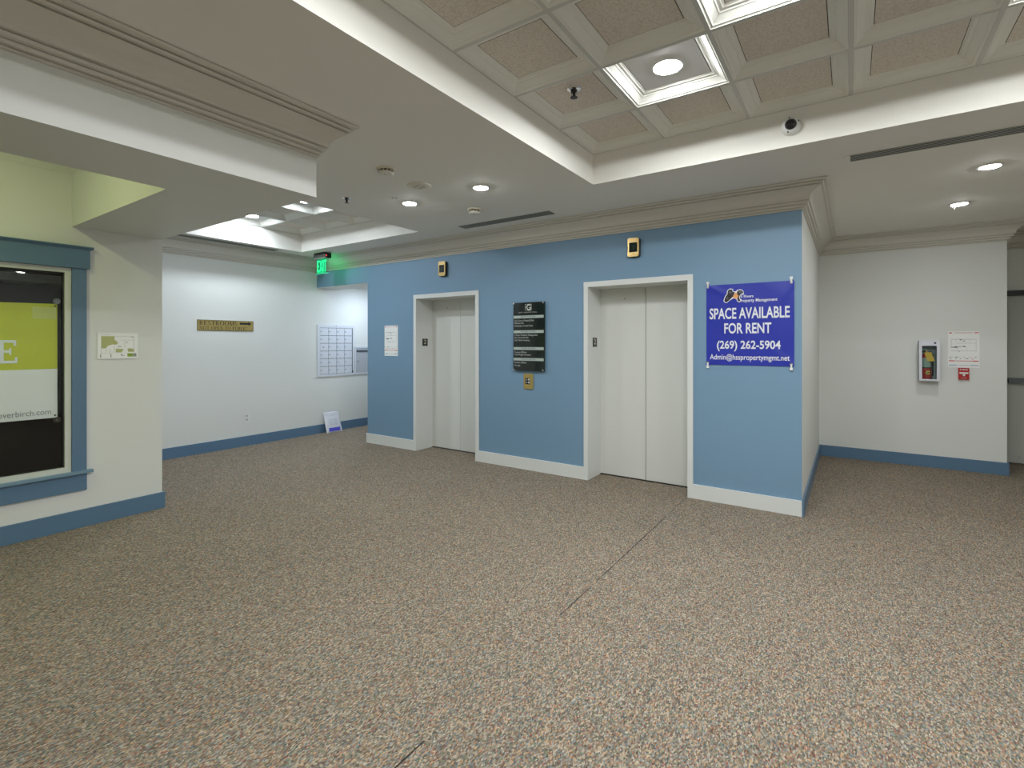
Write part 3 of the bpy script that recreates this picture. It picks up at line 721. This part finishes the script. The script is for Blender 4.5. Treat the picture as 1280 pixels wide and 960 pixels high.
OR = [(-.888, 1.944), (-.866, 1.961), (-.86, 1.938), (-.846, 1.929), (-.853, 1.911), (-.869, 1.902), (-.897, 1.915)]
# first a white silhouette grown about each dark shape, then the shapes
def grow(pts, d):
    cx = sum(p[0] for p in pts)/len(pts); cy = sum(p[1] for p in pts)/len(pts); out = []
    for px, py in pts:
        L_ = math.hypot(px-cx, py-cy); out.append((px+(px-cx)/L_*d, py+(py-cy)/L_*d))
    return out
def flat(name, polys, m, dw):
    bm = B()
    for pts in polys: bm.faces.new([bm.verts.new((a, b_, 0)) for a, b_ in pts])
    bmesh.ops.triangulate(bm, faces=bm.faces[:]); drape(bm, dw); return obj(name, bm, m, t, on_elevator)
flat('emblem_outline', [OUT], WI, .0026)
for D in (D1, D2): flat('emblem_shape', [D], mat('emblem_black', (.018, .016, .02), .4), .0034)
flat('emblem_heart', [OR], mat('emblem_orange', (.72, .33, .10), .4), .0042)
for D in ([[(-.932, 1.965), (-.915, 1.975), (-.905, 1.962), (-.918, 1.95)], [(-.850, 1.966), (-.828, 1.971), (-.818, 1.958), (-.838, 1.95)], [(-.955, 1.91), (-.94, 1.925), (-.93, 1.91), (-.948, 1.893)]]): flat('emblem_shading', [D], mat('emblem_grey', (.10, .10, .12), .4), .0042)
for u, v, s in ((bu0+.014, bv1-.018, 1), (bu1-.022, bv1-.018, 1), (bu0+.014, bv0+.02, -1), (bu1-.022, bv0+.02, -1)):
    bm = B(); lathe(bm, [(.006, .0), (.0115, .002), (.0115, .004), (.006, .005)], (u, v, wr(u, v)-.002), 18); obj('grommet', bm, CHROME, t, on_elevator, smooth=True)
    bm = B(); box(bm, u-.007, u+.007, min(v, v+s*.05), max(v, v+s*.05), wr(u, v)+.002, wr(u, v)+.006)
    box(bm, u-.011, u+.011, min(v+s*.032, v+s*.052), max(v+s*.032, v+s*.052), .0006, wr(u, v)+.010); obj('adhesive_hook', bm, WHITEP, t, on_elevator, .0015)

# ================================================================== EXIT SIGN
ex0, ex1, ey = -6.785, -6.455, 4.600
t = thing('exit_sign', 'green lit EXIT sign hanging from the ceiling by the corridor header', 'exit sign', ((ex0+ex1)/2, ey, ZC))
bm = B(); box(bm, ex0+.05, ex1-.02, ey-.055, ey+.055, ZC-.022, ZC); obj('canopy', bm, BLACK, t, None, .003)
bm = B(); box(bm, ex0, ex1-.03, ey-.030, ey+.030, ZC-.085, ZC-.020); obj('housing', bm, mat('housing_grey', (.30, .31, .31), .4, .3), t, None, .003)
bm = B(); box(bm, ex1-.03, ex1+.02, ey-.034, ey+.034, ZC-.085, ZC-.018); e_ = obj('end_cap', bm, BLACK, t, None, .003)
bm = B(); lathe(bm, [(.009, 0), (.009, .003), (0, .004)], (0, 0, 0), 14); obj('test_lamp', bm, REDLED, e_, lambda p: Vector((ex1-.002+p[0], ey-.034-p[2], ZC-.050+p[1])))
ef = lambda p: Vector((p[0], ey-p[2], p[1]))
bm = B(); box(bm, ex0+.015, ex1-.005, 2.545, ZC-.082, -.004, .004); pnl = obj('acrylic_panel', bm, CLEAR, t, ef)
bm = B()
def er(a, b_, c, d): box(bm, a, b_, c, d, .0045, .0055)
z0_, z1_ = 2.572, 2.742; u = ex0+.060; sw = .015
er(u, u+sw, z0_, z1_); er(u, u+.05, z1_-.026, z1_); er(u, u+.05, z0_, z0_+.026); er(u, u+.043, 2.645, 2.669)
u += .066
for s in (0, 1):
    a = (u, u+.055) if s == 0 else (u+.055, u)
    prism(bm, [(a[0]-.008, z0_), (a[0]+.008, z0_), (a[1]+.008, z1_), (a[1]-.008, z1_)][::1 if s == 0 else 1], .0045, .0055+s*.0003)
u += .074; er(u, u+sw, z0_, z1_)
u += .034; er(u+.012, u+.012+sw, z0_, z1_); er(u-.006, u+.050, z1_-.026, z1_)
obj('exit_letters', bm, EXITG, pnl, ef)
bm = B(); box(bm, ex0+.015, ex1-.005, 2.541, 2.546, -.004, .004); obj('panel_edge', bm, EXITE, pnl, ef)
bm = B(); rect(bm, ex0+.055, ex1-.045, 2.562, 2.754, .0042); obj('letter_field', bm, emitter('exit_field', (0, .30, .11), .22), pnl, ef)

# ================================================================== RESTROOMS WALL
bm = B(); rect(bm, ex0+.055, ex1-.075, 2.562, 2.754, -.0042); obj('added_rear_glow', bm, EXITB, pnl, ef)  # hidden glowing sheet added to throw green light onto the crown
t = thing('restroom_sign', 'brass wall sign reading RESTROOMS with a black arrow', 'sign', (XR, 3.51, 1.660))
bm = B(); box(bm, 3.133, 3.892, 1.660, 1.808, 0, .006); obj('plate', bm, BRASSS, t, on_restroom, .001)
bm = B(); e = .006
for a in ((3.133, 3.892, 1.802, 1.808), (3.133, 3.892, 1.660, 1.667), (3.133, 3.139, 1.667, 1.802), (3.886, 3.892, 1.667, 1.802)): box(bm, a[0], a[1], a[2], a[3], .006, .008)
obj('border', bm, mat('dark_bronze_edge', (.09, .075, .04), .45), t, on_restroom)
bm = B(); serif(bm, 'RESTROOMS', 3.158, 3.662, 1.738, 1.794, .0066); obj('lettering', bm, INK, t, on_restroom)
adv = lambda q: sum(serif_glyph(c)[1]+.05 for c in q)
full = 'NOT OPEN TO PUBLIC'; k = (3.800-3.160)/(adv(full)-.05); x = 3.160
for word in full.split(' '):
    bm = B(); serif(bm, word, x, x+(adv(word)-.05)*k, 1.676, 1.720, .0066); obj('lettering', bm, INK, t, on_restroom); x += adv(word+' ')*k
bm = B(); prism(bm, [(3.695, 1.755), (3.818, 1.755), (3.818, 1.742), (3.866, 1.768), (3.818, 1.796), (3.818, 1.782), (3.695, 1.782)], .006, .0068); obj('arrow', bm, INK, t, on_restroom)
t = thing('wall_outlet', 'white electrical outlet low on the restrooms wall', 'outlet', (XR, 3.797, .34))
bm = B(); prism(bm, rrect(3.762, 3.832, .342, .468, .006), 0, .006); obj('cover_plate', bm, WHITEP, t, on_restroom, .002)
for v in (.378, .432):
    bm = B(); prism(bm, rrect(3.780, 3.814, v-.017, v+.017, .010), .006, .009); rc = obj('receptacle', bm, mat('outlet_face', (.55, .55, .53), .4), t, on_restroom)
    bm = B(); box(bm, 3.788, 3.791, v-.006, v+.008, .009, .0094); box(bm, 3.803, 3.806, v-.006, v+.008, .009, .0094); obj('slot', bm, BLACK, rc, on_restroom)

# mailboxes
mu0, mu1, mv0, mv1 = 4.945, 5.668, .930, 1.795
t = thing('mailbox_bank', 'silver bank of twenty-four small mailboxes recessed in the white wall', 'mailboxes', (XR, (mu0+mu1)/2, mv0))
bm = B()
for a in ((mu0, mu0+.052, mv0, mv1), (mu1-.028, mu1, mv0, mv1), (mu0+.052, mu1-.028, mv1-.050, mv1), (mu0+.052, mu1-.028, mv0, mv0+.036)): box(bm, a[0], a[1], a[2], a[3], 0, .016)
obj('frame', bm, MAILM, t, on_restroom, .002)
bm = B(); box(bm, mu0+.05, mu1-.026, mv0+.034, mv1-.048, 0, .004); obj('back_plate', bm, mat('mailbox_gap', (.16, .18, .20), .5, .3), t, on_restroom)
bm = B(); box(bm, mu1-.032, mu1-.026, mv0+.03, mv1-.04, .014, .020); obj('hinge_strip', bm, STEEL, t, on_restroom)
bm = B(); box(bm, mu1-.036, mu1-.022, mv0+.045, mv0+.075, .018, .028); obj('latch', bm, BLACK, t, on_restroom)
bm = B(); lathe(bm, [(.009, .016), (.009, .020), (0, .021)], ((mu0+mu1)/2, mv1-.02, 0), 12); obj('master_lock', bm, STEEL, t, on_restroom)
gu0, gu1, gv0, gv1 = mu0+.053, mu1-.033, mv0+.038, mv1-.052
du, dv = (gu1-gu0)/4, (gv1-gv0)/6
bm = B(); box(bm, .004, du-.004, .004, dv-.004, .004, .012); d0 = obj('mailbox_door', bm, MAILM, None, lambda p: Vector((p[2], p[0], p[1])), .0015); dme = d0.data; bpy.data.objects.remove(d0)
bm = B(); lathe(bm, [(.0085, .012), (.0085, .016), (0, .017)], (.020, dv*.52, 0), 12); l0 = obj('lock', bm, mat('lock_dark', (.10, .11, .13), .4, .6), None, lambda p: Vector((p[2], p[0], p[1]))); lme = l0.data; bpy.data.objects.remove(l0)
for i in range(4):
    for j in range(6):
        o = bpy.data.objects.new('mailbox_door', dme); COL.objects.link(o); o.parent = t; o.location = (0, gu0+i*du-t.location.y, gv0+j*dv-t.location.z)
        k = bpy.data.objects.new('lock', lme); COL.objects.link(k); k.parent = o
        if i == 0 and j == 3: k.location = (0, .045, 0)
t = thing('parcel_box', 'silver mail drop box with dark slot right of the mailbox bank', 'mailbox', (XR, 5.87, .93))
pu0, pu1, pv0, pv1 = 5.690, 6.060, .932, 1.425
bm = B()
for a in ((pu0, pu0+.024, pv0, pv1), (pu1-.024, pu1, pv0, pv1), (pu0+.024, pu1-.024, pv1-.03, pv1), (pu0+.024, pu1-.024, pv0, pv0+.025)): box(bm, a[0], a[1], a[2], a[3], 0, .016)
obj('frame', bm, MAILM, t, on_restroom, .002)
bm = B(); box(bm, pu0+.028, pu1-.028, pv0+.03, pv1-.035, 0, .010); dd = obj('door', bm, mat('mailbox_grey', (.50, .53, .57), .4, .25), t, on_restroom, .002)
bm = B(); box(bm, pu0+.045, pu1-.05, pv1-.095, pv1-.062, .010, .018); obj('mail_slot', bm, mat('slot_flap', (.12, .14, .17), .4, .5), dd, on_restroom, .002)
bm = B(); lathe(bm, [(.009, .010), (.009, .015), (0, .016)], (pu0+.075, pv0+.235, 0), 12); obj('lock', bm, BLACK, dd, on_restroom)

# mailer bag leaning on the wall
t = thing('mailer_bag', 'crumpled white poly mailer with violet band leaning below the mailboxes', 'parcel', (-7.14, 5.19, 0))
def bagp(a, b_, s):
    """a across 0..1, b_ up 0..1, s: front 1 / back 0"""
    yy = 5.040+.305*a+(-.004-.010*a)*b_*1.6; zz = .335*b_
    xx = -7.118-.092*b_
    bulge = (math.sin(math.pi*min(max(a, 0), 1))**.5)*(math.sin(math.pi*min(b_*.93+.02, 1))**.55)
    cr = .004*math.sin(a*23+b_*9)*math.sin(b_*31-a*5)+.003*math.sin(a*41+3)*math.sin(b_*17)
    return Vector((xx+(.036*bulge+cr*bulge if s else -.012*bulge), yy, max(zz, 0)))
bm = B(); n = 18
F = {}
for s in (0, 1):
    for i in range(n+1):
        for j in range(n+1):
            edge = i in (0, n) or j in (0, n)
            if s == 1 and edge: F[(1, i, j)] = F[(0, i, j)]; continue
            F[(s, i, j)] = bm.verts.new(bagp(i/n, j/n, s) if not edge else bagp(i/n, j/n, 0))
for s in (0, 1):
    for i in range(n):
        for j in range(n): bm.faces.new([F[(s, i, j)], F[(s, i+1, j)], F[(s, i+1, j+1)], F[(s, i, j+1)]])
obj('pouch', bm, mat('poly_white', (.66, .68, .74), .28), t, smooth=True)
def bagpatch(name, a0, a1, b0, b1, m, off, na=12, nb=4):
    bm = B(); g = [[bm.verts.new(bagp(a0+(a1-a0)*i/na, b0+(b1-b0)*j/nb, 1)+Vector((off, 0, .0005))) for j in range(nb+1)] for i in range(na+1)]
    for i in range(na):
        for j in range(nb): bm.faces.new([g[i][j], g[i+1][j], g[i+1][j+1], g[i][j+1]])
    obj(name, bm, m, t, smooth=True)
bagpatch('violet_band', .14, .86, .07, .25, mat('violet_print', (.10, .10, .62), .35), .003)
bagpatch('address_label', .2, .74, .36, .68, mat('label_grey', (.58, .60, .66), .5), .003)
bagpatch('flap', .02, .98, .86, .985, mat('flap_white', (.60, .62, .67), .35), .006)

# ================================================================== WINDOW WALL
t = thing('floor_plan_plaque', 'small white floor plan plaque with green areas beside the window', 'plaque', (XP, 1.612, 1.362))
a0, a1, b0, b1 = 1.470, 1.754, 1.362, 1.581
bm = B(); box(bm, a0, a1, b0, b1, .004, .010); obj('panel', bm, PAPER, t, on_window, .001)
bm = B(); box(bm, a0+.03, a1-.03, b0+.03, b1-.03, 0, .004); obj('mounting_pad', bm, GREYINK, t, on_window)
Uw = lambda f: a0+f*(a1-a0); Vw = lambda f: b1-f*(b1-b0)
def pl(pts): return [(Uw(a), Vw(b_)) for a, b_ in pts]
bm = B()
for pts in ([(.09, .13), (.41, .13), (.41, .26), (.47, .34), (.49, .40), (.45, .46), (.36, .45), (.25, .50), (.20, .60), (.09, .60)], [(.44, .62), (.63, .62), (.62, .68), (.58, .76), (.44, .76)], [(.73, .63), (.78, .60), (.86, .62), (.90, .64), (.90, .74), (.75, .74)]):
    bm = B(); bm.faces.new([bm.verts.new((a, b_, .0104)) for a, b_ in pl(pts)])
    bmesh.ops.triangulate(bm, faces=bm.faces[:]); obj('green_area', bm, mat('plan_olive', (.42, .44, .17), .5), t, on_window)
bm = B(); rect(bm, Uw(.73), Uw(.87), Vw(.93), Vw(.80), .0104); obj('green_key', bm, mat('plan_green', (.22, .34, .02), .5), t, on_window)
bm = B(); rect(bm, Uw(.875), Uw(.96), Vw(.93), Vw(.80), .0104); text(bm, 'FLOOR PLAN', Uw(.08), Uw(.29), Vw(.085), Vw(.055), .0104)
for a in ((.41, .90, .13, .136), (.89, .897, .13, .78), (.09, .096, .60, .78), (.09, .40, .775, .781), (.66, .666, .28, .58), (.55, .9, .275, .281), (.30, .306, .62, .78), (.40, .406, .5, .78), (.5, .505, .3, .6), (.065, .09, .82, .95), (.31, .335, .82, .95), (.56, .61, .83, .86), (.57, .66, .88, .90), (.71, .73, .34, .40), (.20, .22, .66, .70), (.82, .88, .15, .17), (.50, .58, .52, .55)):
    rect(bm, Uw(a[0]), Uw(a[1]), Vw(a[3]), Vw(a[2]), .0104)
tag(obj('plan_print', bm, mat('plan_grey', (.27, .30, .25), .5), t, on_window), kind='stuff')

# banner hung inside the glass
t = thing('window_banner', 'lime green and white vinyl banner hung inside the window', 'banner', (-5.226, .4, .905))
s0 = -.60
GV = mat('lime_vinyl', (.52, .55, .004), .45, var=.03); WV = mat('white_vinyl', (.80, .80, .82), .45)
def hangpan(name, zl0, zl1, zr0, zr1, m):
    bm = B(); n = 26; rows = []
    for i in range(n+1):
        a = i/n; yy = s0+(1.233-s0)*a; b0_ = zl0+(zr0-zl0)*a; b1_ = zl1+(zr1-zl1)*a
        sag = -.010*math.sin(math.pi*a) if name == 'lime_panel' else 0
        rows.append([bm.verts.new((yy, b0_+(b1_-b0_)*j/6+(sag if j == 6 else 0), .0015*math.sin(a*20+j*.9))) for j in range(7)])
    for i in range(n):
        for j in range(6): bm.faces.new([rows[i][j], rows[i+1][j], rows[i+1][j+1], rows[i][j+1]])
    ex = bmesh.ops.extrude_face_region(bm, geom=bm.faces[:])
    for v in [g for g in ex['geom'] if isinstance(g, bmesh.types.BMVert)]: v.co.z -= .0012
    return obj(name, bm, m, t, inside_window, smooth=True)
hangpan('lime_panel', 1.293, 1.800, 1.291, 1.806, GV)
hangpan('white_panel', .915, 1.293, .903, 1.291, WV)
bm = B(); serif(bm, 'E', .885, 1.008, 1.343, 1.517, .003, .11, .21); obj('letter', bm, WI, t, inside_window)
bm = B(); text(bm, 'overbirch.com', .895, 1.195, .934, .962, .003, 0, True); obj('web_address', bm, GREYINK, t, inside_window)
bm = B()
for i in range(10):
    for j in range(6):
        lathe(bm, [(.0040, .0036), (0, .0038)], (1.092+i*.0142, 1.691+j*.0158, 0), 6)
tag(obj('dot_pattern', bm, mat('dot_print', (.88, .90, .75), .5), t, inside_window), kind='stuff')
CUP = glass_mat('suction_cup_clear', (.55, .60, .58), 2.2)
for u, v in ((1.226, 1.826), (1.228, .884), (s0+.02, 1.82), (s0+.02, .895)):
    bm = B(); lathe(bm, [(.024, .013), (.019, .009), (.010, .005), (.007, .001), (0, .001)], (u, v, 0), 24); cp = obj('suction_cup', bm, CUP, t, inside_window, smooth=True)
    bm = B(); lathe(bm, [(.006, .0), (.006, .004), (0, .005)], (u, v, -.003), 12); obj('cup_knob', bm, mat('cup_grey', (.45, .47, .47), .3), cp, inside_window)
for v in (1.788, .922):
    bm = B(); lathe(bm, [(.003, .003), (.007, .0035), (.007, .0045), (.003, .005)], (1.218, v, 0), 14); obj('grommet', bm, mat('grommet_dark', (.08, .06, .03), .4, .5), t, inside_window)

# ================================================================== BACK WALL: extinguisher, alarm
cu0, cu1, cv0, cv1, cd = .681, .867, 1.046, 1.522, .115
t = thing('extinguisher_cabinet', 'white wall cabinet with clear front holding the fire extinguisher', 'cabinet', ((cu0+cu1)/2, YW, cv0))
CW = mat('cabinet_white', (.70, .71, .78), .35)
bm = B()
box(bm, cu0, cu0+.006, cv0, cv1, 0, cd); box(bm, cu1-.006, cu1, cv0, cv1, 0, cd); box(bm, cu0+.006, cu1-.006, cv0, cv0+.006, 0, cd); box(bm, cu0+.006, cu1-.006, cv1-.006, cv1, 0, cd); box(bm, cu0+.006, cu1-.006, cv0+.006, cv1-.006, 0, .004)
obj('case', bm, mat('cabinet_inside', (.34, .35, .39), .4), t, on_back)
bm = B(); f0, f1, g0, g1 = cu0+.025, cu1-.026, cv0+.018, cv1-.062
for a in ((cu0-.002, f0, cv0-.002, cv1+.002), (f1, cu1+.002, cv0-.002, cv1+.002), (f0, f1, cv0-.002, g0), (f0, f1, g1, cv1+.002)): box(bm, a[0], a[1], a[2], a[3], cd, cd+.012)
obj('front_frame', bm, CW, t, on_back, .003)
bm = B(); box(bm, f0-.004, f1+.004, g0-.004, g1+.004, cd+.002, cd+.005); obj('clear_front', bm, CLEAR, t, on_back)
bm = B(); lathe(bm, [(.010, cd+.012), (.010, cd+.016), (.006, cd+.018), (0, cd+.018)], (cu1-.042, cv1-.030, 0), 16); obj('lock', bm, BLACK, t, on_back)
eu, er_ = .752, .047; ed = .058
t = thing('fire_extinguisher', 'red fire extinguisher with yellow inspection tag inside the cabinet', 'fire extinguisher', (eu, YW-ed, cv0+.008))
bm = B(); lathe(bm, [(0, 0), (er_-.006, 0), (er_, .006), (er_, .270), (er_-.006, .292), (er_-.018, .306), (.014, .314), (.014, .322)], (eu, YW-ed, cv0+.008), 32); obj('cylinder', bm, RED, t, smooth=True)
bm = B(); lathe(bm, [(er_+.0006, .150), (er_+.0006, .262)], (eu, YW-ed, cv0+.008), 32); obj('instruction_label', bm, mat('label_silver', (.33, .37, .35), .45), t, smooth=True)
bm = B(); lathe(bm, [(er_+.0008, .138), (er_+.0008, .150)], (eu, YW-ed, cv0+.008), 32); obj('label_border', bm, BLACK, t, smooth=True)
bm = B(); ringarc(bm, eu+.012, cv0+.095, .010, .022, 30, 330, er_+ed+.002, 16); obj('class_mark', bm, mat('class_green', (.50, .62, .12), .5), t, on_back)
bm = B(); lathe(bm, [(.013, .318), (.015, .322), (.015, .342), (.010, .346), (.010, .352)], (eu, YW-ed, cv0+.008), 20); obj('valve', bm, CHROME, t, smooth=True)
vz = cv0+.008+.345
bm = B(); prism(bm, [(-.012, .0), (.030, -.002), (.062, -.022), (.060, -.028), (.026, -.010), (-.012, -.008)], -.008, .008); obj('carry_handle', bm, BLACK, t, lambda p: Vector((eu-p[0], YW-ed-p[2], vz+p[1])))
bm = B(); prism(bm, [(-.012, .012), (.020, .026), (.060, .020), (.060, .014), (.020, .018), (-.010, .004)], -.008, .008); obj('squeeze_lever', bm, STEEL, t, lambda p: Vector((eu-p[0], YW-ed-p[2], vz+p[1])))
bm = B(); lathe(bm, [(.014, 0), (.014, .008), (0, .009)], (0, 0, 0), 18); obj('pressure_gauge', bm, mat('gauge_copper', (.45, .22, .12), .3, .7), t, lambda p: Vector((eu+.004+p[0], YW-ed-.016-p[2], vz-.010+p[1])), smooth=True)
bm = B(); tube(bm, [(eu+.012, YW-ed, vz-.012), (eu+.040, YW-ed-.006, vz-.015), (eu+.056, YW-ed-.008, vz-.04), (eu+.060, YW-ed-.006, vz-.10), (eu+.060, YW-ed, vz-.20), (eu+.060, YW-ed, vz-.30)], .008, 10); obj('hose', bm, BLACK, t, smooth=True)
bm = B(); prism(bm, [(-.026, 0), (.040, .004), (.072, -.100), (.008, -.106)], 0, .0008); obj('inspection_tag', bm, mat('tag_yellow', (.78, .42, .05), .55), t, lambda p: Vector((eu+p[0], YW-ed-er_-.006-p[2], vz-.020+p[1])))

pu, pv = 1.092, 1.067
t = thing('fire_alarm_pull', 'red fire alarm pull station with white T handle below the map', 'fire alarm', (pu, YW, pv))
bm = B(); box(bm, pu-.047, pu+.047, pv, pv+.134, 0, .030); obj('body', bm, RED, t, on_back, .004)
bm = B(); box(bm, pu-.038, pu+.038, pv+.066, pv+.086, .030, .042); box(bm, pu-.010, pu+.010, pv+.040, pv+.066, .030, .042); obj('pull_handle', bm, mat('handle_white', (.72, .70, .66), .35), t, on_back, .003)
bm = B(); text(bm, 'FIRE', pu-.034, pu+.034, pv+.106, pv+.124, .0306, .01); tag(obj('lettering', bm, WI, t, on_back), kind='stuff'); bm = B(); text(bm, 'PULL DOWN', pu-.024, pu+.024, pv+.014, pv+.022, .0306); obj('lettering', bm, WI, t, on_back)
